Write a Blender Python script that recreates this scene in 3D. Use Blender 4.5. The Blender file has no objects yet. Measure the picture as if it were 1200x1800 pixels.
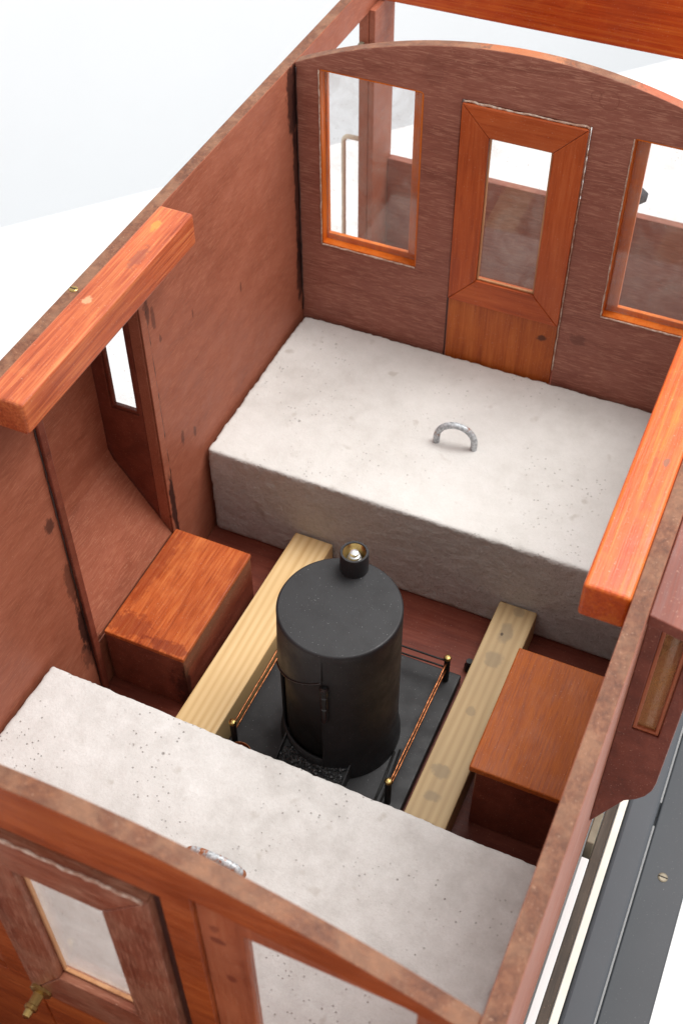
import bpy, bmesh, math, random
from mathutils import Vector, Matrix, noise
random.seed(7)
S = bpy.context.scene
COL = S.collection

# ------------------------------------------------------------------ camera
cam_d = bpy.data.cameras.new('camera'); cam = bpy.data.objects.new('camera', cam_d); COL.objects.link(cam)
S.camera = cam
CR = Vector((0.91482193, 0.40383805, -0.00395712)); CU = Vector((-0.2980815, 0.6817958, 0.66805831)); CF = Vector((-0.27248531, 0.60997485, -0.74409841))
CP = Vector((0.42339789, -0.19021279, 0.87613278))
cam.matrix_world = Matrix(((CR.x, CU.x, -CF.x, CP.x), (CR.y, CU.y, -CF.y, CP.y), (CR.z, CU.z, -CF.z, CP.z), (0, 0, 0, 1)))
cam_d.sensor_fit = 'VERTICAL'; cam_d.sensor_height = 36; cam_d.sensor_width = 24; cam_d.lens = 2173.8 / 1800 * 36
cam_d.clip_start = .02; cam_d.clip_end = 50
cam_d.dof.use_dof = True; cam_d.dof.focus_distance = .90; cam_d.dof.aperture_fstop = 13

# ------------------------------------------------------------------ world and lamps (studio)
w = bpy.data.worlds.new('World'); S.world = w; w.use_nodes = True
bg = w.node_tree.nodes['Background']; bg.inputs[0].default_value = (1.0, .99, .98, 1); bg.inputs[1].default_value = .90
def area(name, loc, target, size, power, col=(1, 1, 1)):
    d = bpy.data.lights.new(name, 'AREA'); d.shape = 'RECTANGLE'; d.size, d.size_y = size; d.energy = power; d.color = col
    o = bpy.data.objects.new(name, d); COL.objects.link(o); o.location = loc
    o.rotation_euler = (Vector(target) - Vector(loc)).to_track_quat('-Z', 'Y').to_euler(); return o
area('softbox_overhead', (.72, .98, 1.70), (.2, .35, 0), (1.1, 1.1), 45, (1, .985, .96))
S.view_settings.view_transform = 'Standard'; S.view_settings.look = 'None'; S.view_settings.exposure = 0; S.view_settings.gamma = 1
S.render.engine = 'CYCLES'

# ------------------------------------------------------------------ measurements
W, L, H, T = .40, .668, .366, .010          # cabin width, length, wall height, wall thickness
RISE = .0464
Y0, Y1 = -.208, .876
def archz(x): return H + RISE * (1 - ((x - W / 2) / (W / 2)) ** 2)

# ------------------------------------------------------------------ materials
def lin(r, g, b):
    f = lambda c: (c / 255 / 12.92) if c / 255 <= .04045 else ((c / 255 + .055) / 1.055) ** 2.4
    return (f(r), f(g), f(b), 1)
class NT:
    def __init__(s, name):
        s.m = bpy.data.materials.new(name); s.m.use_nodes = True; s.t = s.m.node_tree; s.n = s.t.nodes
        s.b = s.n['Principled BSDF']; s.out = s.n['Material Output']
        s.tc = s.n.new('ShaderNodeTexCoord').outputs['Object']
    def l(s, a, b): s.t.links.new(a, b)
    def inp(s, sock, v):
        if hasattr(v, 'links') or hasattr(v, 'is_linked'): s.l(v, sock)
        else: sock.default_value = v
    def map(s, scale, loc=(0, 0, 0), rot=(0, 0, 0)):
        m = s.n.new('ShaderNodeMapping'); m.inputs['Scale'].default_value = scale; m.inputs['Location'].default_value = loc
        m.inputs['Rotation'].default_value = rot; s.l(s.tc, m.inputs['Vector']); return m.outputs[0]
    def noise(s, vec, scale=1, detail=4, rough=.55, dist=0):
        n = s.n.new('ShaderNodeTexNoise'); s.l(vec, n.inputs['Vector']); n.inputs['Scale'].default_value = scale
        n.inputs['Detail'].default_value = detail; n.inputs['Roughness'].default_value = rough; n.inputs['Distortion'].default_value = dist
        return n.outputs['Fac']
    def vor(s, vec, scale, rnd=1):
        n = s.n.new('ShaderNodeTexVoronoi'); s.l(vec, n.inputs['Vector']); n.inputs['Scale'].default_value = scale; return n.outputs['Distance'], n.outputs['Color']
    def rng(s, v, a, b, c=0., d=1.):
        n = s.n.new('ShaderNodeMapRange'); s.l(v, n.inputs[0]); n.interpolation_type = 'SMOOTHSTEP'
        for i, x in enumerate((a, b, c, d)): n.inputs[i + 1].default_value = x
        return n.outputs[0]
    def math(s, op, a, b=0.):
        n = s.n.new('ShaderNodeMath'); n.operation = op; s.inp(n.inputs[0], a); s.inp(n.inputs[1], b); return n.outputs[0]
    def mix(s, f, a, b, mode='MIX'):
        n = s.n.new('ShaderNodeMix'); n.data_type = 'RGBA'; n.blend_type = mode
        s.inp(n.inputs[0], f); s.inp(n.inputs[6], a); s.inp(n.inputs[7], b); return n.outputs[2]
    def ramp(s, f, stops):
        n = s.n.new('ShaderNodeValToRGB'); s.l(f, n.inputs[0]); e = n.color_ramp.elements
        while len(e) < len(stops): e.new(.5)
        for i, (p, c) in enumerate(stops): e[i].position = p; e[i].color = c
        return n.outputs[0]
    def bump(s, h, strength, dist=.001):
        n = s.n.new('ShaderNodeBump'); n.inputs['Strength'].default_value = strength; n.inputs['Distance'].default_value = dist
        s.l(h, n.inputs['Height']); s.l(n.outputs[0], s.b.inputs['Normal']); return n
    def spot(s, c, r, nz, k=.6, soft=.25):
        """blotch mask: ellipsoid at c with radii r, ragged by nz"""
        m = s.n.new('ShaderNodeVectorMath'); m.operation = 'SUBTRACT'; s.l(s.tc, m.inputs[0]); m.inputs[1].default_value = c
        d = s.n.new('ShaderNodeVectorMath'); d.operation = 'DIVIDE'; s.l(m.outputs[0], d.inputs[0]); d.inputs[1].default_value = r
        e = s.n.new('ShaderNodeVectorMath'); e.operation = 'LENGTH'; s.l(d.outputs[0], e.inputs[0])
        v = s.math('ADD', e.outputs['Value'], s.math('MULTIPLY', s.math('SUBTRACT', nz, .5), k * 4))
        return s.rng(v, 1 - soft, 1 + soft, 1., 0.)
    def fin(s, col, rough=.5, spec=.5):
        s.inp(s.b.inputs['Base Color'], col); s.inp(s.b.inputs['Roughness'], rough); s.b.inputs['Specular IOR Level'].default_value = spec; return s.m

AX = {'x': (1, 0, 0), 'y': (0, 1, 0), 'z': (0, 0, 1)}
def wood(name, dark, mid, light, axis='y', fleck=None, fleck_amt=.5, rough=.42, bump=.25, blotch=.5, dustamt=.0, stains=(), coarse=60, coat=0., along=6, tilt=(0, 0, 0), rings=(), g2w=.38):
    t = NT(name)
    sc = lambda al, ac: tuple(al if AX[axis][i] else ac for i in range(3))
    g1 = t.noise(t.map(sc(along, coarse), rot=tilt), 1, 5, .6, .6)
    g2 = t.noise(t.map(sc(along * 5, coarse * 9), rot=tilt), 1, 3, .6)
    lo = t.noise(t.map((9, 9, 9)), 1, 4, .6, .4)
    mid2 = t.noise(t.map((38, 38, 38)), 1, 4, .65, .3)
    f = t.math('ADD', t.math('MULTIPLY', g1, 1 - g2w), t.math('MULTIPLY', g2, g2w))
    col = t.ramp(f, [(.30, dark), (.50, mid), (.72, light)])
    col = t.mix(t.math('MULTIPLY', t.rng(lo, .35, .68), blotch), col, t.mix(1., col, (.62, .55, .55, 1), 'MULTIPLY'))
    col = t.mix(t.math('MULTIPLY', t.rng(mid2, .5, .75), blotch * .5), col, light)
    if fleck:
        fl = t.noise(t.map(sc(95, 1300), rot=tilt), 1, 2, .5, .2)
        m = t.math('MULTIPLY', t.rng(fl, .50, .66), t.rng(mid2, .25, .62, .35, 1.))
        col = t.mix(t.math('MULTIPLY', m, fleck_amt), col, fleck)
    sp = t.noise(t.map((900, 900, 900)), 1, 1, .5)
    col = t.mix(t.math('MULTIPLY', t.rng(sp, .70, .76), .45), col, lin(205, 165, 140))
    nz = t.noise(t.map((150, 150, 90)), 1, 4, .7)
    for c, r, colr, amt in stains:
        col = t.mix(t.math('MULTIPLY', t.spot(c, r, nz), amt), col, colr)
    for c, r in rings:
        m_ = t.n.new('ShaderNodeVectorMath'); m_.operation = 'DISTANCE'; t.l(t.tc, m_.inputs[0]); m_.inputs[1].default_value = c
        d_ = t.math('ABSOLUTE', t.math('SUBTRACT', m_.outputs['Value'], r))
        col = t.mix(t.math('MULTIPLY', t.math('MULTIPLY', t.rng(d_, .0002, .0009, 1., 0.), t.rng(mid2, .42, .55)), .45), col, dark)
    if dustamt:
        col = t.mix(t.math('MULTIPLY', t.rng(mid2, .4, .62), dustamt), col, lin(158, 124, 100))
    rg = t.rng(t.math('ADD', t.math('MULTIPLY', mid2, .6), t.math('MULTIPLY', g2, .4)), .3, .7, rough - .10, rough + .14)
    h = t.math('ADD', t.math('MULTIPLY', g2, .6), t.math('MULTIPLY', mid2, .8))
    t.bump(h, bump, .0012)
    m = t.fin(col, rg, .28)
    if coat: t.b.inputs['Coat Weight'].default_value = coat; t.b.inputs['Coat Roughness'].default_value = .22
    return m

DK = lin(38, 18, 18)
random.seed(3)
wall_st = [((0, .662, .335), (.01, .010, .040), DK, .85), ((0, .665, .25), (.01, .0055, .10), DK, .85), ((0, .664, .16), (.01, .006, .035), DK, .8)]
wall_st += [((0, y, z), (.01, r, h), DK, .5) for y, z, r, h in ((.432, .145, .0022, .008), (.452, .135, .0018, .006), (.415, .285, .0024, .010), (.421, .262, .0018, .004), (.47, .25, .0012, .005), (.55, .22, .0012, .005))]
wall_st += [((0, .403, .09), (.01, .005, .035), DK, .9), ((0, .407, .30), (.01, .004, .014), DK, .6), ((0, .262, .09), (.01, .008, .03), DK, .9), ((0, .252, .22), (.01, .005, .008), DK, .7), ((0, .258, .15), (.01, .006, .02), DK, .55), ((0, .262, .06), (.01, .012, .02), DK, .5)]
M = {}
maroon = (lin(132, 72, 52), lin(150, 86, 64), lin(162, 98, 76))
M['wall'] = wood('stained_wall_panel', *maroon, axis='y', blotch=.16, rough=.55, bump=.16, stains=wall_st, coarse=45, fleck=lin(184, 122, 94), fleck_amt=.42, tilt=(.35, 0, 0), along=12)
M['partition'] = wood('stained_partition_panel', lin(126, 74, 61), lin(147, 91, 76), lin(161, 106, 90), axis='x', fleck=lin(206, 152, 128), fleck_amt=.42, rough=.5, bump=.3, blotch=.2, coarse=70, along=14, tilt=(0, .06, 0),
    stains=[((.123, .668, .386), (.010, .01, .012), lin(96, 54, 46), .2), ((.27, .668, .16), (.008, .01, .006), DK, .3)],
    rings=[((.0735, .668, .3835), .0125), ((.0735, .668, .3835), .0055), ((.262, .668, .3905), .0075), ((.252, .668, .392), .004), ((.283, .668, .155), .006)])
M['partition_out'] = wood('orange_partition_panel', lin(124, 52, 20), lin(160, 76, 32), lin(188, 102, 48), axis='x', rough=.4, blotch=.5, coarse=40)
M['edge'] = wood('worn_top_edge', lin(74, 42, 29), lin(114, 71, 50), lin(150, 102, 74), axis='y', rough=.55, bump=.5, blotch=.5, coarse=260, along=200, dustamt=.28)
M['edge_x'] = wood('worn_arch_edge', lin(84, 50, 38), lin(116, 74, 54), lin(152, 100, 70), axis='x', rough=.55, bump=.5, blotch=.4, coarse=200, along=110, dustamt=.3, stains=[((.19, .67, .41), (.03, .02, .02), lin(198, 112, 62), .5), ((.3, .67, .40), (.02, .02, .02), lin(190, 92, 60), .5)])
M['dark'] = wood('dark_stained_wood', lin(92, 42, 30), lin(118, 58, 43), lin(140, 76, 58), axis='y', rough=.4, blotch=.5, stains=[((.08, .277, .03), (.014, .006, .03), lin(36, 14, 14), .8)])
M['floor'] = wood('stained_floor', lin(92, 42, 32), lin(116, 56, 42), lin(140, 76, 58), axis='x', rough=.45, blotch=.5)
M['seat'] = wood('orange_varnish_seat', lin(134, 58, 26), lin(176, 84, 38), lin(206, 118, 60), axis='y', rough=.42, blotch=.7, coarse=55, g2w=.6, bump=.4, stains=[((.02, .29, .07), (.02, .012, .01), lin(120, 44, 22), .6), ((.062, .283, .07), (.02, .006, .01), lin(110, 40, 24), .6), ((.01, .35, .07), (.006, .05, .01), lin(128, 48, 24), .5)])
M['seat_r'] = wood('red_varnish_seat', lin(134, 58, 18), lin(172, 88, 30), lin(196, 110, 46), axis='y', rough=.5, blotch=.3, coarse=110, along=10, g2w=.6, bump=.4)
M['bar'] = wood('orange_varnish_bar', lin(128, 50, 26), lin(180, 88, 52), lin(216, 134, 80), axis='y', rough=.44, blotch=.4, coarse=75, along=4, g2w=.62, bump=.4, coat=.15,
    stains=[((.010, .330, .37), (.003, .004, .01), lin(214, 170, 130), .6), ((.010, .42, .37), (.003, .006, .01), lin(228, 146, 64), .6), ((.018, .385, .37), (.004, .012, .01), lin(120, 66, 56), .5)])
M['bar_r'] = wood('bright_orange_varnish_bar', lin(164, 56, 14), lin(204, 86, 24), lin(230, 134, 44), axis='y', rough=.34, blotch=.5, coarse=75, along=3, coat=.2, g2w=.5, bump=.4,
    stains=[((.392, .335, .37), (.002, .004, .01), lin(130, 80, 56), .9), ((.386, .33, .37), (.0012, .012, .01), lin(120, 50, 20), .6)])
M['beam'] = wood('orange_end_beam', lin(146, 50, 18), lin(190, 74, 26), lin(222, 120, 46), axis='x', rough=.34, blotch=.55, coarse=110, along=4, coat=.2)
M['frame_z'] = wood('varnished_stile', lin(146, 60, 26), lin(184, 86, 40), lin(204, 110, 60), axis='z', rough=.4, blotch=.45, coarse=70)
M['frame_x'] = wood('varnished_rail', lin(146, 60, 26), lin(184, 86, 40), lin(204, 110, 60), axis='x', rough=.4, blotch=.45, coarse=70)
M['panel'] = wood('varnished_door_panel', lin(136, 60, 22), lin(178, 90, 36), lin(204, 118, 56), axis='z', rough=.4, blotch=.4, coarse=130, along=8, stains=[((.238, .668, .152), (.0045, .01, .0035), lin(58, 26, 16), .8)])
M['reveal'] = wood('orange_window_frame', lin(186, 82, 20), lin(218, 110, 30), lin(234, 142, 58), axis='z', rough=.36, blotch=.5, coarse=90)
M['tan'] = wood('tan_window_frame', lin(134, 66, 40), lin(164, 90, 58), lin(184, 112, 76), axis='z', rough=.45, blotch=.5, stains=[((.281, -.01, .34), (.0035, .01, .003), lin(104, 40, 26), .7), ((.284, -.01, .30), (.003, .01, .004), lin(104, 40, 26), .7), ((.279, -.01, .352), (.0025, .01, .004), lin(104, 40, 26), .5)])
M['bead'] = wood('pale_bare_bead', lin(164, 108, 72), lin(194, 142, 100), lin(214, 168, 126), axis='z', rough=.55, blotch=.3)
M['doorout_z'] = wood('maroon_stile', *[lin(*c) for c in ((106, 54, 38), (136, 76, 54), (158, 96, 70))], axis='z', fleck=lin(200, 140, 116), fleck_amt=.4, coarse=60, dustamt=.2)
M['doorout_x'] = wood('maroon_rail', *[lin(*c) for c in ((106, 54, 38), (136, 76, 54), (158, 96, 70))], axis='x', fleck=lin(200, 140, 116), fleck_amt=.4, coarse=60, dustamt=.2)

def pine(name, c1, c2, c3, grey, spots=()):
    t = NT(name)
    wv = t.n.new('ShaderNodeTexWave'); wv.wave_type = 'BANDS'; wv.bands_direction = 'X'
    t.l(t.map((1, .10, .35), rot=(0, 0, .02)), wv.inputs['Vector'])
    wv.inputs['Scale'].default_value = 48; wv.inputs['Distortion'].default_value = 7; wv.inputs['Detail'].default_value = 2; wv.inputs['Detail Scale'].default_value = .5
    g2 = t.noise(t.map((500, 12, 500)), 1, 3); lo = t.noise(t.map((25, 12, 25)), 1, 3)
    f = t.math('ADD', t.math('MULTIPLY', wv.outputs['Fac'], .42), t.math('MULTIPLY', g2, .58))
    col = t.ramp(f, [(.2, c3), (.5, c2), (.85, c1)])
    col = t.mix(t.math('MULTIPLY', t.rng(lo, .4, .7), .4), col, grey)
    nz = t.noise(t.map((120, 120, 120)), 1, 3, .6)
    for c, r, colr, a in spots: col = t.mix(t.math('MULTIPLY', t.spot(c, r, nz, .35), a), col, colr)
    t.bump(g2, .15, .0006); return t.fin(col, .55, .35)
M['pine_a'] = pine('fresh_pine', lin(198, 160, 108), lin(217, 184, 132), lin(224, 194, 146), lin(212, 178, 126))
gs = lin(138, 122, 98)
M['pine_b'] = pine('weathered_pine', lin(170, 142, 102), lin(186, 158, 116), lin(194, 168, 126), lin(168, 144, 110),
    [((.297, .43, .035), (.006, .010, .01), gs, .6), ((.294, .427, .035), (.0013, .0018, .01), lin(60, 46, 38), .8), ((.296, .40, .035), (.007, .008, .01), gs, .55), ((.30, .455, .035), (.005, .005, .01), gs, .5), ((.296, .345, .035), (.004, .004, .01), gs, .5), ((.293, .285, .035), (.008, .006, .01), gs, .6), ((.295, .262, .035), (.006, .005, .01), gs, .6), ((.3, .235, .035), (.006, .006, .01), lin(96, 84, 66), .6)])

def concrete(name, base, light, dark, pit, pitsz=95):
    t = NT(name)
    lo = t.noise(t.map((7, 7, 7)), 1, 5, .6, .3); md = t.noise(t.map((60, 60, 60)), 1, 6, .7); fi = t.noise(t.map((650, 650, 650)), 1, 4, .7)
    col = t.ramp(t.math('ADD', t.math('MULTIPLY', lo, .55), t.math('MULTIPLY', md, .45)), [(.32, dark), (.5, base), (.68, light)])
    col = t.mix(t.math('MULTIPLY', t.rng(fi, .35, .7), .25), col, dark)
    d, c = t.vor(t.map((1, 1, 1)), pitsz); sep = t.n.new('ShaderNodeSeparateColor'); t.l(c, sep.inputs[0])
    cluster = t.noise(t.map((16, 16, 16)), 1, 3, .6)
    pm = t.math('MULTIPLY', t.math('MULTIPLY', t.rng(d, .05, .15, 1., 0.), t.rng(sep.outputs[0], .86, .90)), t.rng(cluster, .50, .62))
    d2, c2 = t.vor(t.map((1, 1, 1)), 330); sep2 = t.n.new('ShaderNodeSeparateColor'); t.l(c2, sep2.inputs[0])
    pm2 = t.math('MULTIPLY', t.math('MULTIPLY', t.rng(d2, .16, .3, 1., 0.), t.rng(sep2.outputs[0], .78, .82)), t.rng(cluster, .45, .62))
    pits = t.math('MAXIMUM', pm, t.math('MULTIPLY', pm2, .7))
    col = t.mix(t.math('MULTIPLY', pits, pit), col, lin(92, 84, 76))
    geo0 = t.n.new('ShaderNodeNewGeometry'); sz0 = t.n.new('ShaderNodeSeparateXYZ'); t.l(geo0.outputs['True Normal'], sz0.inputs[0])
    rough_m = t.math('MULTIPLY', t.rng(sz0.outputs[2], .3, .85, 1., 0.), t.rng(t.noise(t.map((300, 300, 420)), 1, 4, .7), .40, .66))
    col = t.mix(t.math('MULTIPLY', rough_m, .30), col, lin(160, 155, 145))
    bl = t.noise(t.map((48, 48, 48), (3, 1, 2)), 1, 2, .5)
    col = t.mix(t.math('MULTIPLY', t.rng(bl, .66, .76), .35), col, lin(150, 140, 126))
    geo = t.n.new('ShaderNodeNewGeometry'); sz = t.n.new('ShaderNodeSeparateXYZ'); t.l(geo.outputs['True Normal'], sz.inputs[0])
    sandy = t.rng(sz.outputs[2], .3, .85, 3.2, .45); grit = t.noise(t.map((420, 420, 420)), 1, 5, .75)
    h = t.math('SUBTRACT', t.math('ADD', t.math('MULTIPLY', t.math('MULTIPLY', grit, sandy), 1.), t.math('MULTIPLY', md, .8)), t.math('MULTIPLY', pits, 1.2))
    t.bump(h, .7, .0012); return t.fin(col, .9, .2)
M['conc_far'] = concrete('pale_concrete', lin(209, 207, 203), lin(219, 217, 214), lin(194, 191, 186), .45, 80)
M['conc_near'] = concrete('grey_concrete', lin(203, 201, 198), lin(219, 218, 216), lin(178, 175, 171), .7, 85)

def simple(name, col, rough=.5, metal=0., spec=.5, dust=0., dustcol=(.6, .6, .6, 1), nscale=60, var=.3, bump=.1):
    t = NT(name)
    n1 = t.noise(t.map((nscale,) * 3), 1, 4, .6); n2 = t.noise(t.map((1300,) * 3), 1, 1)
    c = t.mix(t.math('MULTIPLY', t.rng(n1, .3, .7), var), col, tuple(x * .45 for x in col[:3]) + (1,))
    if dust: c = t.mix(t.math('MULTIPLY', t.rng(n2, .73, .80), dust), c, dustcol)
    t.b.inputs['Metallic'].default_value = metal; t.bump(n1, bump, .0006)
    return t.fin(c, rough if bump < .03 else t.rng(n1, .3, .7, max(.05, rough - .08), rough + .1), spec)
M['black'] = simple('matt_black_iron', (.019, .019, .021, 1), .5, 0, .4, .6, (.45, .45, .45, 1))
M['black_gloss'] = simple('sooty_black_iron', (.012, .011, .011, 1), .5, 0, .4, .4, (.3, .3, .3, 1))
M['glint'] = simple('worn_glossy_black', (.02, .02, .021, 1), .2, .3, .6, .3, (.4, .4, .4, 1))
M['interior'] = simple('slot_shade', (.010, .008, .008, 1), .9)  # near-black colour painted as the shade inside screw slots
M['brass'] = simple('brass', (.50, .35, .13, 1), .32, 1, .5, .2, (.2, .15, .08, 1))
M['copper'] = simple('copper_wire', (.50, .19, .08, 1), .4, .9, .5, .0, nscale=260, var=1.)
M['steel'] = simple('bright_bolt', (.72, .73, .75, 1), .35, .8)
M['coal'] = simple('coal', (.034, .037, .040, 1), .35, 0, .7, .5, (.10, .14, .18, 1), 300)
M['greypaint'] = simple('dark_grey_paint', (.062, .070, .082, 1), .5, 0, .3, .5, (.4, .4, .38, 1), 14, .12, .0)
M['blackboard'] = simple('black_footboard_paint', (.052, .057, .065, 1), .52, 0, .3, .55, (.5, .5, .46, 1), 14, .15, .0)
M['darkwood'] = wood('dusty_dark_beam', lin(66, 58, 52), lin(86, 76, 68), lin(112, 100, 90), axis='y', rough=.7, blotch=.4)
M['cream'] = simple('cream_strip', lin(236, 231, 219), .6, 0, .3, 0, var=.12)
M['creamrail'] = simple('cream_handrail', lin(240, 228, 204), .5, 0, .4, 0, var=.2)
M['bracket'] = simple('tarnished_bracket', lin(128, 118, 100), .5, .3)
M['wheel'] = simple('cast_wheel', (.04, .04, .042, 1), .5, .4)
M['table'] = simple('white_table', (.86, .86, .86, 1), .7, 0, .3, 0, var=.02, bump=.0)
M['backdrop'] = simple('pale_backdrop_paper', (.85, .875, .90, 1), .9, 0, .1, 0, nscale=4, var=.02, bump=0)
def galv(name, r0, r1):
    t = NT(name)
    n1 = t.noise(t.map((130,) * 3), 1, 5, .65); n2 = t.noise(t.map((420,) * 3), 1, 3)
    c = t.mix(t.rng(n2, .35, .7), lin(160, 166, 170), lin(206, 212, 216)); c = t.mix(t.rng(n1, r0, r1), c, lin(158, 98, 62))
    t.b.inputs['Metallic'].default_value = .25; t.bump(n2, .3, .0006); return t.fin(c, .5)
M['ring'] = galv('galvanised_ring', .56, .70)
M['ring_rusty'] = galv('rusty_galvanised_ring', .44, .58)
def glue():
    t = NT('dried_glue'); n = t.noise(t.map((260,) * 3), 1, 4, .7)
    return t.fin(t.mix(t.rng(n, .42, .62), lin(172, 134, 114), lin(208, 188, 172)), .6)
M['glue'] = glue()
def darkseam():
    t = NT('dark_varnish_and_gap_shade'); n = t.noise(t.map((220,) * 3), 1, 3); return t.fin(t.mix(n, lin(26, 12, 12), lin(58, 24, 20)), .3)  # varnish along joints; also colours the painted shade in the near door gap
M['seam'] = darkseam()
def glass(name, dust, dcol):
    t = NT(name); n = t.n
    n1 = t.noise(t.map((35,) * 3), 1, 5, .65, .5); n2 = t.noise(t.map((500, 500, 500)), 1, 2)
    tr = n.new('ShaderNodeBsdfTransparent'); gl = n.new('ShaderNodeBsdfGlossy'); gl.inputs['Roughness'].default_value = .03
    df = n.new('ShaderNodeBsdfDiffuse'); df.inputs['Color'].default_value = dcol
    lw = n.new('ShaderNodeLayerWeight'); lw.inputs['Blend'].default_value = .5
    fr = t.math('ADD', t.math('MULTIPLY', t.math('POWER', lw.outputs['Facing'], 5.), .9), .04)
    m1 = n.new('ShaderNodeMixShader'); t.l(fr, m1.inputs[0]); t.l(tr.outputs[0], m1.inputs[1]); t.l(gl.outputs[0], m1.inputs[2])
    f = t.math('ADD', t.rng(n1, .35, .75, dust * .4, dust * 1.7), t.rng(n2, .68, .76, 0., .35))
    m2 = n.new('ShaderNodeMixShader'); t.l(f, m2.inputs[0]); t.l(m1.outputs[0], m2.inputs[1]); t.l(df.outputs[0], m2.inputs[2])
    t.l(m2.outputs[0], t.out.inputs['Surface']); return t.m
M['glass'] = glass('dusty_glass', .12, (.62, .58, .52, 1))
M['glass_clear'] = glass('clean_glass', .05, (.6, .58, .54, 1))
M['glass_amber'] = glass('grimy_amber_glass', .45, lin(168, 120, 76))

# ------------------------------------------------------------------ mesh helpers
def tag(o, label=None, cat=None, group=None, kind=None):
    for k, v in (('label', label), ('category', cat), ('group', group), ('kind', kind)):
        if v: o[k] = v
    return o
def empty(name, loc, label, cat, group=None):
    o = bpy.data.objects.new(name, None); COL.objects.link(o); o.location = loc; o.empty_display_size = .02; return tag(o, label, cat, group)
def obj(name, bm, mat, parent=None, bevel=0., smooth=False, seg=2):
    bmesh.ops.recalc_face_normals(bm, faces=bm.faces)
    me = bpy.data.meshes.new(name); bm.to_mesh(me); bm.free()
    for m in (mat if isinstance(mat, (list, tuple)) else [mat]): me.materials.append(m)
    o = bpy.data.objects.new(name, me); COL.objects.link(o)
    if parent is not None:
        o.parent = parent
        if parent.type == 'EMPTY': o.matrix_parent_inverse = Matrix.Translation(-parent.location)
    if smooth:
        for p in me.polygons: p.use_smooth = True
    if bevel:
        b = o.modifiers.new('bevel', 'BEVEL'); b.width = bevel; b.segments = seg; b.limit_method = 'ANGLE'; b.angle_limit = math.radians(35)
    return o
def bm_box(bm, x0, x1, y0, y1, z0, z1):
    v = [bm.verts.new((x, y, z)) for z in (z0, z1) for y in (y0, y1) for x in (x0, x1)]
    for f in ((0, 1, 3, 2), (4, 6, 7, 5), (0, 4, 5, 1), (2, 3, 7, 6), (0, 2, 6, 4), (1, 5, 7, 3)): bm.faces.new([v[i] for i in f])
    return v
def box(name, x0, x1, y0, y1, z0, z1, mat, parent, bevel=.0008, seg=2):
    bm = bmesh.new(); bm_box(bm, min(x0, x1), max(x0, x1), y0, y1, z0, z1); return obj(name, bm, mat, parent, bevel, seg=seg)
def sheet(name, loops, to3, vec, mats, parent, bevel=.0008, facemat=None):
    """2-D outline (first loop) with holes, extruded along vec"""
    bm = bmesh.new(); edges = []
    for lp in loops:
        vs = [bm.verts.new(to3(*p)) for p in lp]
        edges += [bm.edges.new((vs[i], vs[(i + 1) % len(vs)])) for i in range(len(vs))]
    bmesh.ops.triangle_fill(bm, edges=edges, use_beauty=True, use_dissolve=False)
    r = bmesh.ops.extrude_face_region(bm, geom=bm.faces[:])
    bmesh.ops.translate(bm, verts=[g for g in r['geom'] if isinstance(g, bmesh.types.BMVert)], vec=vec)
    bmesh.ops.recalc_face_normals(bm, faces=bm.faces)
    bmesh.ops.dissolve_limit(bm, angle_limit=.005, verts=bm.verts, edges=bm.edges)
    if facemat:
        bm.normal_update()
        for f in bm.faces: f.material_index = facemat(f)
    return obj(name, bm, mats, parent, bevel)
def rect(a, b, c, d, r=0.):
    if not r: return [(a, c), (b, c), (b, d), (a, d)]
    o = []
    for cx, cy, a0 in ((b - r, c + r, -90), (b - r, d - r, 0), (a + r, d - r, 90), (a + r, c + r, 180)):
        for k in range(4): t = math.radians(a0 + 30 * k); o.append((cx + r * math.cos(t), cy + r * math.sin(t)))
    return o
def bm_tube(bm, pts, rad, n=10, jitter=0., cap=True):
    pts = [Vector(p) for p in pts]; rings = []
    up = None
    for i, p in enumerate(pts):
        d = (pts[min(i + 1, len(pts) - 1)] - pts[max(i - 1, 0)]).normalized()
        if up is None:
            up = d.orthogonal().normalized()
        up = (up - d * up.dot(d)).normalized(); s = d.cross(up)
        r = (rad[i] if isinstance(rad, (list, tuple)) else rad) * (1 + random.uniform(-jitter, jitter))
        rings.append([bm.verts.new(p + (up * math.cos(2 * math.pi * k / n) + s * math.sin(2 * math.pi * k / n)) * r) for k in range(n)])
    for a, b in zip(rings, rings[1:]):
        for k in range(n): bm.faces.new((a[k], a[(k + 1) % n], b[(k + 1) % n], b[k]))
    if cap: bm.faces.new(rings[0][::-1]); bm.faces.new(rings[-1])
def tube(name, pts, rad, mat, parent, n=10, jitter=0.):
    bm = bmesh.new(); bm_tube(bm, pts, rad, n, jitter); return obj(name, bm, mat, parent, smooth=True)
def bm_lathe(bm, prof, c, n=48, a0=0., a1=360.):
    full = abs(a1 - a0) >= 359.9; m = n if full else n + 1; rings = []
    for r, z in prof:
        rings.append([bm.verts.new((c[0] + r * math.cos(math.radians(a0 + (a1 - a0) * k / n)), c[1] + r * math.sin(math.radians(a0 + (a1 - a0) * k / n)), c[2] + z)) for k in range(m)])
    for a, b in zip(rings, rings[1:]):
        for k in range(m if full else m - 1): bm.faces.new((a[k], a[(k + 1) % m], b[(k + 1) % m], b[k]))
    return rings
def lathe(name, prof, c, mat, parent, n=48, caps=(True, True)):
    bm = bmesh.new(); R = bm_lathe(bm, prof, c, n)
    if caps[0]: bm.faces.new(R[0][::-1])
    if caps[1]: bm.faces.new(R[-1])
    o = obj(name, bm, mat, parent)
    for p in o.data.polygons: p.use_smooth = len(p.vertices) == 4
    m = o.modifiers.new('edges', 'EDGE_SPLIT'); m.split_angle = math.radians(40); return o
def wavy(a, b, step=.004, amp=.0002):
    a, b = Vector(a), Vector(b); n = max(3, int((b - a).length / step))
    return [a.lerp(b, i / n) + Vector([random.uniform(-amp, amp) for _ in range(3)]) for i in range(n + 1)]

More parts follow.
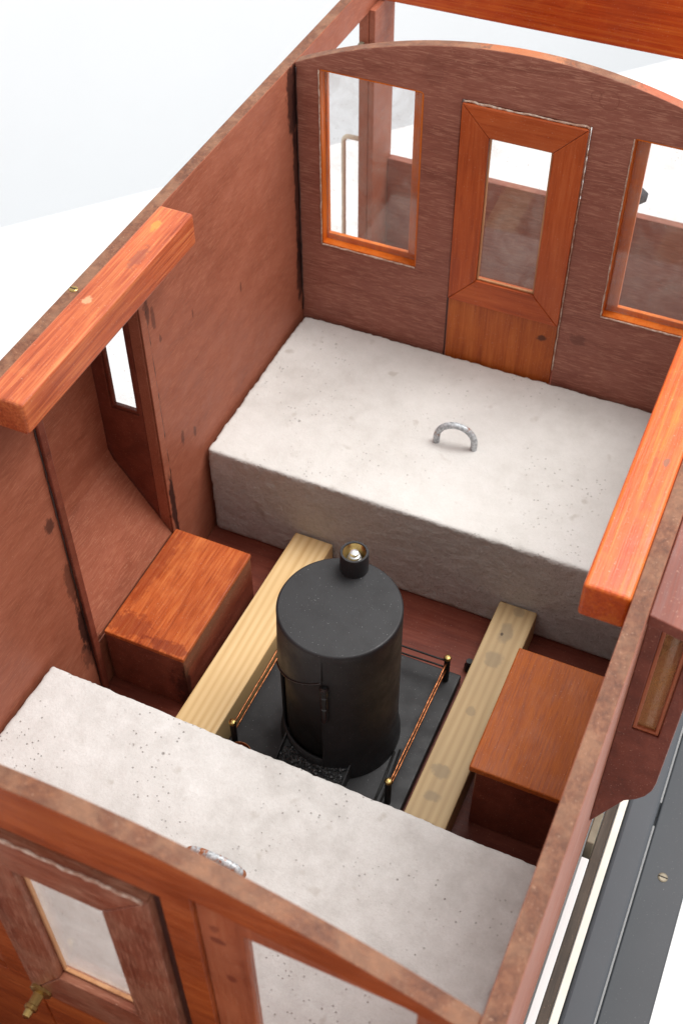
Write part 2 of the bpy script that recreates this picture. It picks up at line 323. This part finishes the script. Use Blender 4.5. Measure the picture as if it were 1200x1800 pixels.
# ------------------------------------------------------------------ table and backdrop
ZT = -.205
e0, e1 = Vector((-.6645, 1.0124, 0)), Vector((.1416, 1.9152, 0)); ed = (e1 - e0).normalized(); en = Vector((ed.y, -ed.x, 0))
A, B = e0 - ed * 1.1, e1 + ed * 1.2
bm = bmesh.new()
lo = [bm.verts.new((p.x, p.y, ZT - .03)) for p in (A, B, B + en * 2.6, A + en * 2.6)]; hi = [bm.verts.new((v.co.x, v.co.y, ZT)) for v in lo]
bm.faces.new(lo); bm.faces.new(hi)
for i in range(4): bm.faces.new((lo[i], lo[(i + 1) % 4], hi[(i + 1) % 4], hi[i]))
tag(obj('table', bm, M['table'], None, .002), 'white table top under the model brake van', None, None, 'structure')
bm = bmesh.new(); rows = []
for d, z in [(-.6, -1.2), (.1, -1.2), (.3, -1.17), (.45, -1.08), (.55, -.95), (.6, -.75), (.6, 1.4)]:
    rows.append([bm.verts.new((p.x - en.x * d, p.y - en.y * d, z)) for p in (A - ed * 2, B + ed * 2)])
for a, b in zip(rows, rows[1:]): bm.faces.new((a[0], a[1], b[1], b[0]))
tag(obj('backdrop', bm, M['backdrop'], None, smooth=True), 'pale grey white paper backdrop behind the table', None, None, 'structure')

# ------------------------------------------------------------------ brake van
van = empty('brake_van', (W / 2, .334, ZT), 'roofless wooden model brake van, red brown stained, seen from above', 'model van')
floor_o = box('floor', .0005, W - .0005, Y0 + .002, Y1 - .002, -.02, 0, M['floor'], van)
topside = lambda f: 1 if (f.normal.z > .6 and f.calc_center_median().z > H - .01) else 0
DY0, DY1 = .270, .396
for side in (0, 1):
    sx = lambda e: (-e if side == 0 else W + e)           # outward distance from the inner wall plane
    loops = [rect(Y0, Y1, -.04, H), rect(DY0, DY1, .0565 if side == 0 else .0665, .3425), rect(.684, .826, .001, .337), rect(-.158, -.016, .001, .337)]
    bmo = sheet('side_wall', loops, lambda y, z: (sx(0), y, z), Vector((sx(T) - sx(0), 0, 0)), [M['wall'], M['edge']], van, .0009, topside)
    # lookout (ducket)
    DO = .056 if side == 0 else .044; DI = DO - .007
    zr0, zr1 = (.298, .338) if side == 0 else (.346, .352)
    zb0, zb1 = (.074, .138) if side == 0 else (.084, .146)
    prof_o = [(T + .0002, zb0 - .004), (DO - .016, zb1 - .0235), (DO - .009, zb1 - .0165), (DO - .004, zb1 - .009), (DO - .001, zb1 + .000), (DO, zb1 + .010), (DO, zr0), (T + .0002, zr1)]
    prof_i = [(.0, zb0 + .004), (DI - .006, zb1 - .004), (DI - .001, zb1 + .003), (DI, zb1 + .012), (DI, zr0), (.0, .340)]
    wx0, wx1, wz0, wz1 = (.014, .040, .196, .292) if side == 0 else (.0185, .0355, .207, .328)
    for yy, nm in ((DY0 - .0063, 'near'), (DY1 + .0005, 'far')):
        pf = prof_o if True else prof_i
        p = sheet('lookout_end_panel', [pf, rect(wx0, wx1, wz0, wz1)], lambda e, z: (sx(e), yy, z), Vector((0, .0065, 0)), [M['dark']], van, .0006)
        # bead round the little window and its pane
        fb = sheet('window_frame', [rect(wx0 + .0003, wx1 - .0003, wz0 + .0003, wz1 - .0003), rect(wx0 + .0026, wx1 - .0026, wz0 + .003, wz1 - .003)], lambda e, z: (sx(e), yy + .0012, z), Vector((0, .004, 0)), [M['tan'] if nm == 'near' else M['dark']], p, .0004)
        box('window_pane', sx(wx0 + .0027), sx(wx1 - .0027), yy + .0028, yy + .0036, wz0 + .0031, wz1 - .0031, M['glass_amber' if nm == 'near' and side == 1 else 'glass_clear'], p, 0)
    # curved outer skin
    sk = [(.0003, zb0 - .0165), *prof_o[:6], (DO, zr0 - .002)]
    ins = [(DO - .0055, zr0 - .002), (DO - .0055, zb1 + .008), (DO - .009, zb1 - .003), (DO - .017, zb1 - .015), (T + .0002, zb0 + .004), (.0003, zb0 - .0115)]
    sheet('lookout_outer_panel', [sk + ins], lambda e, z: (sx(e), DY0 + .0004, z), Vector((0, DY1 - DY0 - .0006, 0)), [M['wall']], van, .0005)
    rp = [(T + .0003, zr1 - .0005), (DO + .002, zr0 - .002), (DO + .002, zr0 + (.003 if side == 0 else .006)), (T + .0003, zr1 + .008)]
    sheet('lookout_roof', [rp], lambda e, z: (sx(e), .231, z), Vector((0, .213, 0)), [M['dark'] if side else M['edge']], van, .0008)
    # header rail over the lookout
    yb0, yb1 = (.2275, .4435) if side == 0 else (.2300, .4550)
    rail = box('header_rail', sx(-.0003), sx(-.0275 if side == 0 else -.0262), yb0, yb1, .3425, H + .0022, M['bar' if side == 0 else 'bar_r'], van, .0022, 3)
    # upright battens either side of the opening
    box('batten', sx(-.0003), sx(-.0035), DY0 - .0075, DY0 - .001, .0005, .342, M['dark'], van, .0006)
    box('batten', sx(-.0003), sx(-.0016), DY1 + .0005, DY1 + .009, .001, .342, M['wall'], van, .0005)
    # corner posts of the verandahs
    for ya, yb in ((.8265, Y1), (Y0, -.1585)):
        box('corner_post', sx(-.0003), sx(-.006), ya, yb, .0005, .3395, M['wall'], van, .0006)
    tube('varnish_seam', wavy((sx(-.0006), DY0 - .0080, .004), (sx(-.0006), DY0 - .0080, .338), .006, .0003), .0006, M['seam'], van, 6, .4)
    tube('varnish_seam', wavy((sx(-.0005), DY1 + .0095, .004), (sx(-.0005), DY1 + .0095, .30), .006, .0005), .0007, M['seam'], van, 6, .5)
# verandah end walls, beams
for yy, s in ((Y1 - .010, 1), (Y0 + .0, -1)):
    box('end_wall', .0063, W - .0063, yy + .0005, yy + .0095, -.0195, .1635, [M['partition']], van, .0008)
    yb = .848 if s == 1 else -.19
    sheet('end_beam', [[(.0005, .3400), (W - .0005, .3400)] + [(W - .0005 - (W - .001) * k / 20, archz(W * (1 - k / 20)) + .004) for k in range(21)]], lambda x, z: (x, yb, z), Vector((0, .028, 0)), [M['beam']], van, .0012)
# latch on the far left post
lt = box('latch', -.0085, -.004, .8195, .8258, .296, .308, M['bracket'], van, .0006)

# ------------------------------------------------------------------ partitions
def arch_outline(x0, x1, z0, n=40):
    return [(x0, z0), (x1, z0)] + [(x1 + (x0 - x1) * k / n, archz(x1 + (x0 - x1) * k / n)) for k in range(n + 1)]
DL, DR, DT = .1467, .2523, .3660
def archface(f): return 1 if f.normal.z > .4 and f.calc_center_median().z > H - .01 else 0
far = sheet('partition', [arch_outline(.0004, W - .0004, .0005), rect(.0214, .1143, .1916, .3645, .003), rect(DL, DR, .012, DT, .0),
    rect(W - .1143, W - .0214, .1916, .3645, .003)], lambda x, z: (x, L, z), Vector((0, T, 0)), [M['partition'], M['edge_x']], van, .0009, archface)
for a, b, side in ((.0214, .1143, 0), (W - .1143, W - .0214, 1)):
    # rear glazing frame: a lip showing inside the opening
    li, ri = (.0035, .0115) if side == 0 else (.0115, .004)
    fr = sheet('window_frame', [rect(a - .004, b + .004, .1875, .3675), rect(a + li, b - ri, .1985, .3615)], lambda x, z: (x, L + T + .0002, z), Vector((0, .004, 0)), [M['reveal']], far, .0005)
    ln = sheet('window_lining', [rect(a + .0002, b - .0002, .1918, .3643), rect(a + .0016, b - .0016, .1932, .3629)], lambda x, z: (x, L + .0012, z), Vector((0, T - .0015, 0)), [M['reveal']], far, 0)
    box('window_pane', a + .002, b - .002, L + T - .0016, L + T - .0006, .194, .362, M['glass'], far, 0)
    bm = bmesh.new()
    bm_tube(bm, wavy((a + .0005, L - .0002, .1922), (b - .0005, L - .0002, .1922)), .0008, 6, .3); bm_tube(bm, wavy((a + .0004, L - .0002, .193), (a + .0004, L - .0002, .364)), .0007, 6, .3)
    obj('glue_bead', bm, M['glue'], far, smooth=True)
tube('glue_seam', wavy((.0012, L - .0010, .11), (.0012, L - .001, .362), .006, .0004), .0006, M['seam'], far, 6, .3)

def door(yf, s, zbase, mats, win, frame_bot, sub):
    """s=+1: face towards -Y (far door seen from inside); pieces: two stiles, two rails mitred, lower panel, pane, bead"""
    xl, xr, zt, zb = DL + .0012, DR - .0012, DT - .0012, frame_bot
    gl, gr, gt, gb = win
    root = box('door', xl + .0004, xr - .0004, yf + .0032, yf + .0085, zbase + .0125, zb + .002, mats[2], van, .0005)
    def piece(nm, pts, m): return sheet(nm, [pts], lambda x, z: (x, yf, z), Vector((0, .0088, 0)), [m], root, .0008)
    g = .00012
    piece('stile', [(xl, zb + g), (xl, zt - g), (gl - g, gt - g), (gl - g, gb + g)], mats[0])
    piece('stile', [(xr, zb + g), (xr, zt - g), (gr + g, gt - g), (gr + g, gb + g)], mats[0])
    piece('rail', [(xl + g, zt), (xr - g, zt), (gr, gt), (gl, gt)], mats[1])
    piece('rail', [(xl + g, zb), (xr - g, zb), (gr, gb), (gl, gb)], mats[1])
    sheet('bead', [rect(gl + .0002, gr - .0002, gb + .0002, gt - .0002), rect(gl + .0016, gr - .0016, gb + .0018, gt - .0014)], lambda x, z: (x, yf + sub, z), Vector((0, .0022, 0)), [M['bead']], root, .0003)
    box('window_pane', gl + .0003, gr - .0003, yf + sub + .0024, yf + sub + .0032, gb + .0003, gt - .0003, M['glass'], root, 0)
    return root
fd = door(L - .0038, 1, 0, (M['frame_z'], M['frame_x'], M['panel']), (.1727, .2258, .3390, .1980), .1713, .0022)
bm = bmesh.new()
bm_tube(bm, wavy((DL + .002, L - .0012, DT - .0002), (DR, L - .0012, DT - .0002), .004, .0006), .0009, 6, .3)
bm_tube(bm, wavy((DR - .0003, L - .0012, .12), (DR - .0003, L - .0012, DT - .002), .004, .0003), .0006, 6, .3)
obj('glue_bead', bm, M['glue'], fd, smooth=True)
tube('seam', wavy((DL + .0004, L - .0002, .10), (DL + .0004, L - .0002, .363), .01, .0001), .0007, M['seam'], fd, 6)

near = sheet('partition', [arch_outline(.0004, W - .0004, .0005), rect(.0125, .1285, .16, .3655, .0), rect(DL - .0005, DR + .0035, .012, DT + .003),
    [(.2715, .16), (.3875, .16), (.3875, .3605), (.3675, .3655), (.2715, .3805)]], lambda x, z: (x, -T, z), Vector((0, T, 0)), [M['partition_out'], M['edge_x']], van, .0012, archface)
for pts, a, b in (([(.2718, .1603), (.3872, .1603), (.3872, .3602), (.3675, .3652), (.2718, .3802)], .2945, .3745), ([(W - .2718, .1603), (W - .3872, .1603), (W - .3872, .3602), (W - .3675, .3652), (W - .2718, .365)][:5], W - .3745, W - .2945)):
    pts = [(x, min(z, .3648 if x < .2 else 1)) for x, z in pts]
    sheet('window_frame', [pts, rect(a, b, .185, .3568)], lambda x, z: (x, -.0072, z), Vector((0, .006, 0)), [M['tan']], near, .0007)
    box('window_pane', a + .0002, b - .0002, -.0045, -.0036, .1852, .3566, M['glass_clear'], near, 0)
nd = door(-.0135, 1, 0, (M['doorout_z'], M['doorout_x'], M['partition_out']), (.1732, .2225, .3315, .2010), .1600, .0050)
box('gap_shade_strip', DR - .0008, DR + .0034, -.0085, -.0006, .0125, DT + .002, M['seam'], nd, 0)  # added dark strip standing in for the shade in the open door gap
bm = bmesh.new()
bm_tube(bm, wavy((.165, -.0138, DT - .0012), (.249, -.0138, DT - .0012), .003, .0004), .0009, 6, .3)
obj('glue_bead', bm, M['glue'], nd, smooth=True)
# brass knob on the near door
def lathe_y(name, prof, c, mat, parent, n=24):
    bm = bmesh.new(); R = bm_lathe(bm, prof, (0, 0, 0), n); bm.faces.new(R[0][::-1]); bm.faces.new(R[-1])
    bmesh.ops.rotate(bm, verts=bm.verts, cent=(0, 0, 0), matrix=Matrix.Rotation(math.radians(90), 3, 'X')); bmesh.ops.translate(bm, verts=bm.verts, vec=c)
    o = obj(name, bm, mat, parent, smooth=True); m = o.modifiers.new('e', 'EDGE_SPLIT'); m.split_angle = math.radians(40); return o
lathe_y('door_knob', [(.0068, 0), (.0068, .0016), (.0055, .0024), (.0034, .0030), (.0032, .0095), (.0040, .0100), (.0040, .0120), (.0026, .0128), (.0022, .0165), (.0008, .0175)], (.1545, -.0136, .1650), M['brass'], nd)

# ------------------------------------------------------------------ seat boxes
def seat(x0, x1, y0, y1, z, lid_t, over, ml, mb):
    body = box('seat_box', x0, x1, y0, y1, .0006, z - lid_t, mb, van, .0008)
    inner_left = x0 < .1
    a, b = (x0, x1 + over) if inner_left else (x0 - over, x1)
    box('seat_lid', a, b, y0 - over, y1 + over * .5, z - lid_t + .0003, z, ml, body, .0012, 3)
seat(.0040, .0762, .2772, .3965, .0690, .005, .0006, M['seat'], M['dark'])
seat(.3232, .3995, .2715, .3800, .0875, .0065, .0045, M['seat_r'], M['dark'])

# ------------------------------------------------------------------ underframe
for s in (1, 0):
    X = lambda v: v if s else W - v
    box('inner_beam', X(.4178), X(.4262), Y0, Y1, -.100, -.060, M['darkwood'], van, .001)
    box('edge_strip', X(.4268), X(.4328), Y0, Y1, -.098, -.0575, M['cream'], van, .0006)
    box('lit_gap_strip', X(.4113), X(.4176), Y0, .3035, -.062, -.046, M['table'], van, .0004)  # added white strip, painted as the bright table showing through the gap
    sb = box('sole_bar', X(.4336), X(.4575), Y0, Y1, -.115, -.0600, M['greypaint'], van, .003, 3)
    fbd = box('footboard', X(.4604), X(.4978), Y0 + .05, Y1 - .05, -.102, -.094, M['blackboard'], van, .0015, 3)
    for yy in (.02, .16, .395, .60): box('footboard_bracket', X(.4572), X(.4645), yy, yy + .016, -.118, -.1025, M['greypaint'], van, .0008)
    for yy in (.338, .12, .55):
        sc = lathe('screw', [(.0042, 0), (.0042, .0006), (.0030, .0012)], (X(.4779), yy, -.0942), M['bracket'], fbd, 20)
        box('slot', X(.4779) - .0038, X(.4779) + .0038, yy - .0005, yy + .0005, -.0932, -.0929, M['interior'], sc, 0)  # flat dark bar on the head, drawn as the slot's shade
    for yy in (.312, .02, .62): box('cross_member', X(W + T + .0012), X(.4176), yy, yy + .03, -.09, -.036, M['bracket'], van, .0008)
for yy in (.0, .30, .60): box('cross_bearer', .0005, W - .0005, yy, yy + .03, -.075, -.0203, M['darkwood'], van, .001)
for xx in (.385, .015): box('axle_beam', xx - .012, xx + .012, Y0 + .02, Y1 - .02, -.105, -.0755, M['darkwood'], van, .001)
for yy in (.08, .60):
    ax = tube('axle', [(.02, yy, -.140), (.38, yy, -.140)], .007, M['wheel'], van, 16)
    for xx, d in ((.32, 1), (.08, -1)):
        bm = bmesh.new(); R = bm_lathe(bm, [(.012, -.010), (.012, -.006), (.05, -.006), (.060, -.008), (.060, .006), (.0645, .007), (.0645, .010), (.012, .010)], (0, 0, 0), 40)
        bm.faces.new(R[0][::-1]); bm.faces.new(R[-1])
        bmesh.ops.rotate(bm, verts=bm.verts, cent=(0, 0, 0), matrix=Matrix.Rotation(math.radians(-90 * d), 3, 'Y')); bmesh.ops.translate(bm, verts=bm.verts, vec=(xx, yy, -.1402))
        obj('wheel', bm, M['wheel'], van)
    for xx in (.385, .015): box('axle_box', xx - .010, xx + .010, yy - .014, yy + .014, -.160, -.105, M['wheel'], van, .002)

# wall-top screw, verandah handrail, brake column
sc = lathe('screw', [(.0030, -.002), (.0030, .0004), (.0022, .0009)], (-.0058, .3383, H), M['brass'], van, 20)
box('slot', -.0085, -.0031, .3380, .3386, H + .0008, H + .0011, M['interior'], sc, 0)
hp = [(-.0092, .838, .197)] + [(-.0092 - .016 - .006 * math.sin(a), .838, .197 - .007 + .007 * math.cos(a)) for a in [0, .4, .8, 1.2, 1.57]] + [(-.0312, .838, .03), (-.0312, .838, .005), (-.0095, .838, .001)]
tube('handrail', hp, .0025, M['creamrail'], van, 12)
bc = lathe('brake_column', [(.009, .0), (.009, .006), (.005, .010), (.0045, .212), (.006, .214), (.006, .222), (.004, .226)], (.2515, .80, .0006), M['greypaint'], van, 20)
tube('brake_handle', [(.2515, .80, .226), (.265, .80, .229), (.279, .80, .231), (.2860, .80, .231)], [.004, .005, .0085, .004], M['greypaint'], bc, 14)

# ------------------------------------------------------------------ concrete blocks
def conc_block(name, x0, x1, y0, y1, z0, z1, mat, label, seed, rot, ringfeet, ringh):
    c = Vector(((x0 + x1) / 2, (y0 + y1) / 2, z0)); root = empty(name, c, label, 'concrete block', 'concrete ballast blocks in the van'); root.rotation_euler.z = rot
    nx, ny, nz = 150, 78, 40; key = {}; bm = bmesh.new()
    hx, hy, hz = (x1 - x0) / 2, (y1 - y0) / 2, z1 - z0
    off = Vector((seed * 13.1, seed * 7.7, seed * 3.3))
    def V(i, j, k):
        if (i, j, k) in key: return key[i, j, k]
        p = Vector((-hx + 2 * hx * i / nx, -hy + 2 * hy * j / ny, hz * k / nz))
        r = .0030 + .0016 * noise.noise((p + off) * 17) + .0011 * noise.noise((p + off) * 120); r = max(.0010, r)
        q = Vector((max(-hx + r, min(hx - r, p.x)), max(-hy + r, min(hy - r, p.y)), max(r, min(hz - r, p.z))))
        d = p - q; n = d.normalized() if d.length > 1e-9 else Vector((0, 0, 1))
        p2 = q + n * r
        side = abs(n.z) < .75
        a = noise.fractal((p + off) * 26, .8, 2.1, 4) * (.0007 if side else .0005) + noise.fractal((p + off) * 190, .6, 2, 3) * (.0007 if side else .00018)
        if .12 < n.z < .97 or abs(n.x * n.y) > .05: a += min(0, noise.noise((p + off) * 55) + .42) * .0035
        if n.z < -.5: a = 0; p2.z = 0
        p2 = p2 + n * a; p2.z = max(p2.z, 0)
        v = bm.verts.new(p2); key[i, j, k] = v; return v
    def F(*a): bm.faces.new([V(*q) for q in a])
    for i in range(nx):
        for j in range(ny): F((i, j, nz), (i + 1, j, nz), (i + 1, j + 1, nz), (i, j + 1, nz)); 
        for k in range(nz): F((i, 0, k), (i + 1, 0, k), (i + 1, 0, k + 1), (i, 0, k + 1)); F((i, ny, k), (i, ny, k + 1), (i + 1, ny, k + 1), (i + 1, ny, k))
    for j in range(ny):
        for k in range(nz): F((0, j, k), (0, j, k + 1), (0, j + 1, k + 1), (0, j + 1, k)); F((nx, j, k), (nx, j + 1, k), (nx, j + 1, k + 1), (nx, j, k + 1))
    for i in range(nx):
        for j in range(ny): F((i, j, 0), (i, j + 1, 0), (i + 1, j + 1, 0), (i + 1, j, 0))
    bmesh.ops.translate(bm, verts=bm.verts, vec=c)
    obj('block', bm, mat, root, smooth=True)
    f0, f1 = [Vector(p) for p in ringfeet]; mid = (f0 + f1) / 2; ax = (f1 - f0) / 2; R = ax.length; ax.normalize(); zz = z1
    leg = max(0, ringh - R); RV = min(R, ringh)
    pts = [f0 + Vector((0, 0, zz - .012)), f0 + Vector((0, 0, zz))] + [mid + ax * (-R * math.cos(math.pi * k / 20)) + Vector((0, 0, zz + leg + RV * math.sin(math.pi * k / 20))) for k in range(21)] + [f1 + Vector((0, 0, zz)), f1 + Vector((0, 0, zz - .012))]
    bm = bmesh.new(); bm_tube(bm, pts, .0030, 14, .03); obj('lifting_ring', bm, M['ring' if seed == 1 else 'ring_rusty'], root, smooth=True)
    return root
conc_block('concrete_block', .0030, .3950, .4625, .6650, .0006, .105, M['conc_far'], 'pale concrete block with metal lifting ring lying against the partition with the orange door', 1, 0, [(.1838, .5518, 0), (.2172, .5556, 0)], .0240)
conc_block('concrete_block', .0010, .3890, .0045, .2085, .0006, .105, M['conc_near'], 'pitted grey concrete block in front of the stove, half hidden by the near arched partition', 2, math.radians(-1.2), [(.1710, .1195, 0), (.2110, .1200, 0)], .0085)

# ------------------------------------------------------------------ timber beams
def beam(x0, x1, y0, y1, skew, mat, label):
    bm = bmesh.new(); v = bm_box(bm, x0, x1, y0, y1, .0006, .035)
    for q in v: q.co.x += skew * (q.co.y - (y0 + y1) / 2)
    root = obj('timber_beam', bm, mat, None, .0012, seg=3); return tag(root, label, 'wooden beam', 'timber spacers between the concrete blocks')
beam(.0848, .1213, .2160, .4608, .022, M['pine_a'], 'clean yellow pine beam between the left seat box and the black stove')
beam(.2806, .3142, .2105, .4605, .004, M['pine_b'], 'greyish stained timber beam alongside the red topped seat box')

# ------------------------------------------------------------------ stove
SX, SY, R0, ZP = .2011, .3034, .0458, .0125
st = empty('stove', (SX, SY, .0006), 'black cylindrical stove with short flue collar on a railed base plate', 'stove')
box('base_plate', .1232, .2735, .2300, .3900, .0006, ZP, M['black'], st, .0015, 3)
# body wall with the fire door opening cut out
OA0, OA1, OZ0, OZ1 = -146, -85, .030, .141
bm = bmesh.new(); n = 120
prof = [(R0 + .0026, ZP + .0002), (R0 + .0025, .016), (R0 + .0018, .020), (R0 + .0009, .026), (R0 + .0004, .034), (R0, .044), (R0, .08), (R0, .12), (R0, OZ1), (R0, .165), (R0, .1708), (R0 - .0006, .1720), (R0 - .0018, .1725)]
rings = []
for r, z in prof: rings.append([bm.verts.new((SX + r * math.cos(2 * math.pi * k / n), SY + r * math.sin(2 * math.pi * k / n), z)) for k in range(n)])
for i, (a, b) in enumerate(zip(rings, rings[1:])):
    for k in range(n):
        ang = 360 * (k + .5) / n; ang = ang - 360 if ang > 180 else ang
        if OA0 < ang < OA1 and prof[i][1] >= .033 and prof[i + 1][1] <= OZ1 + 1e-6: continue
        bm.faces.new((a[k], a[(k + 1) % n], b[(k + 1) % n], b[k]))
bm.faces.new(rings[-1])
body = obj('body', bm, M['black'], st)
for p in body.data.polygons: p.use_smooth = len(p.vertices) == 4
md = body.modifiers.new('e', 'EDGE_SPLIT'); md.split_angle = math.radians(45)
md = body.modifiers.new('thick', 'SOLIDIFY'); md.thickness = .0022; md.offset = -1
bm = bmesh.new(); bm_lathe(bm, [(R0 - .0045, .016), (R0 - .0045, .150)], (SX, SY, 0), 40, OA0 - 6, OA1 + 6)
dr = obj('fire_door', bm, M['black_gloss'], st, smooth=True); md = dr.modifiers.new('t', 'SOLIDIFY'); md.thickness = .0015
# overlapping skirt plate above the opening, its lower edge slanting
bm = bmesh.new(); m = 40; ro = R0 + .0018
g = [[bm.verts.new((SX + rr * math.cos(math.radians(a)), SY + rr * math.sin(math.radians(a)), z)) for a in [OA0 + (-82.5 - OA0) * k / m for k in range(m + 1)]] for rr, z in ((R0 - .0005, 0), (ro, 0), (R0 + .0002, .1705), (R0 - .001, .1718))]
for k in range(m + 1):
    zz = .116 + .026 * (k / m) - .003 * math.sin(math.pi * k / m)
    for row in (0, 1): g[row][k].co.z = zz
for a, b in zip(g, g[1:]):
    for k in range(m): bm.faces.new((a[k], a[k + 1], b[k + 1], b[k]))
for k in (0, m): bm.faces.new([g[i][k] for i in range(4)])
hl = [tuple(v.co) for v in g[1]]
obj('hood_plate', bm, M['black'], st, .0, smooth=False)
tube('hood_lip', hl, .0010, M['glint'], st, 8)
a = math.radians(-80.5); hx, hy = SX + (R0 + .0030) * math.cos(a), SY + (R0 + .0014) * math.sin(a)
hg = lathe('hinge', [(.0030, .094), (.0033, .096), (.0033, .1110), (.0024, .1116), (.0024, .1124), (.0033, .1130), (.0033, .1255), (.0024, .1261), (.0024, .1269), (.0035, .1275), (.0035, .1355), (.0020, .1372)], (hx, hy, 0), M['glint'], st, 18)
# ash tray with coal
bm = bmesh.new()
tx0, tx1, ty0, ty1 = .1690, .2262, .2330, .2700
for pts in ([(tx0, ty0, .014), (tx1, ty0, .014), (tx1, ty1 + .01, .030), (tx0, ty1 + .01, .030)],):
    lo = [bm.verts.new(p) for p in pts]; hi = [bm.verts.new((p[0], p[1], p[2] + .0012)) for p in pts]
    bm.faces.new(lo); bm.faces.new(hi)
    for i in range(4): bm.faces.new((lo[i], lo[(i + 1) % 4], hi[(i + 1) % 4], hi[i]))
tray = obj('ash_tray', bm, M['black_gloss'], st, .0003)
for xx in (tx0, tx1):
    bm = bmesh.new(); vs = [bm.verts.new((xx + d, y, z)) for d in (-.0006, .0006) for y, z in ((ty0, .0128), (ty0, .0185), (ty1 + .004, .0335), (ty1 + .004, .0128))]
    bm.faces.new(vs[:4]); bm.faces.new(vs[4:])
    for i in range(4): bm.faces.new((vs[i], vs[(i + 1) % 4], vs[4 + (i + 1) % 4], vs[4 + i]))
    obj('tray_side', bm, M['black'], tray)
bm = bmesh.new()
for _ in range(650):
    x = random.uniform(tx0 + .002, tx1 - .002); y = random.uniform(ty0 + .002, ty1 - .006); z = .0155 + (y - ty0) / (ty1 + .01 - ty0) * .016
    s = random.uniform(.0008, .0023); mt = Matrix.Translation((x, y, z + s * .3)) @ Matrix.Rotation(random.uniform(0, 6), 4, Vector((random.random(), random.random(), random.random())).normalized()) @ Matrix.Diagonal((s, s * random.uniform(.6, 1.2), s * .7, 1))
    bmesh.ops.create_icosphere(bm, subdivisions=1, radius=1, matrix=mt)
tag(obj('coal', bm, M['coal'], tray), kind='stuff')
# flue collar
fc = lathe('flue_collar', [(.0106, -.001), (.0106, .0175), (.0102, .0182), (.0088, .0182), (.0085, .0178)], (.1966, .3400, .1726), M['black'], st, 40, (True, False))
tp = []
for k in range(8): tp += [(.0085, .0175 - k * .0018), (.0076, .0166 - k * .0018)]
lathe('thread', tp, (.1966, .3400, .1726), M['brass'], fc, 40, (False, True))
lathe('stud', [(.0054, .003), (.0054, .0110), (.0042, .0117), (.0042, .0145), (.0032, .0151), (.0030, .0176), (.0014, .0183)], (.1966, .3400, .1726), M['steel'], fc, 20)
# guard rail round the plate
posts = [(.1300, .2549), (.1300, .3800), (.2628, .3800), (.2617, .2557)]
for x, y in posts:
    p = lathe('guard_post', [(.0026, .0), (.0026, .0285), (.0020, .0290)], (x, y, ZP + .0003), M['black_gloss'], st, 16)
    lathe('knob', [(.0018, .0), (.0028, .0008), (.0032, .0022), (.0026, .0038), (.0010, .0046)], (x, y, ZP + .0290), M['brass'], p, 16)
for (a, b) in ((0, 1), (1, 2), (2, 3)):
    for dz in (.027, .0175):
        pa, pb = Vector((*posts[a], ZP + dz)), Vector((*posts[b], ZP + dz))
        tube('guard_wire', [pa.lerp(pb, i / 12) + Vector((0, 0, -.0012 * math.sin(math.pi * i / 12))) + Vector([random.uniform(-.0002, .0002) for _ in range(3)]) for i in range(13)], .00085, M['copper'] if a != 1 else M['black_gloss'], st, 8)
pk = tube('poker', [(.2500, .2985, ZP + .0011), (.2520, .2700, ZP + .0011), (.2525, .2450, ZP + .0011)], .0010, M['black_gloss'], None, 8)
tag(pk, 'thin black poker lying on the stove base plate beside the stove foot', 'poker', 'fire irons')
pk = tube('poker', [(.2535, .3020, ZP + .0010), (.2562, .2720, ZP + .0010), (.2570, .2450, ZP + .0010)], .0009, M['black_gloss'], None, 8)
tag(pk, 'thinner black rod lying nearest the right guard rail on stove plate', 'poker', 'fire irons')
# little copper scuttle at the near left corner of the plate
sc = lathe('copper_bucket', [(.0088, .0), (.0100, .011), (.0104, .0113), (.0100, .0113), (.0086, .0012)], (.1400, .2420, ZP + .0004), M['copper'], None, 28)
tag(sc, 'small round copper bucket by the stove, mostly behind the near block', 'bucket')
bt = lathe('bolt', [(.0042, .0), (.0042, .006), (.003, .0075), (.003, .012)], (.2748, .4060, .0006), M['black'], None, 6)
tag(bt, 'small black bolt on the floor against the right timber beam', 'bolt')
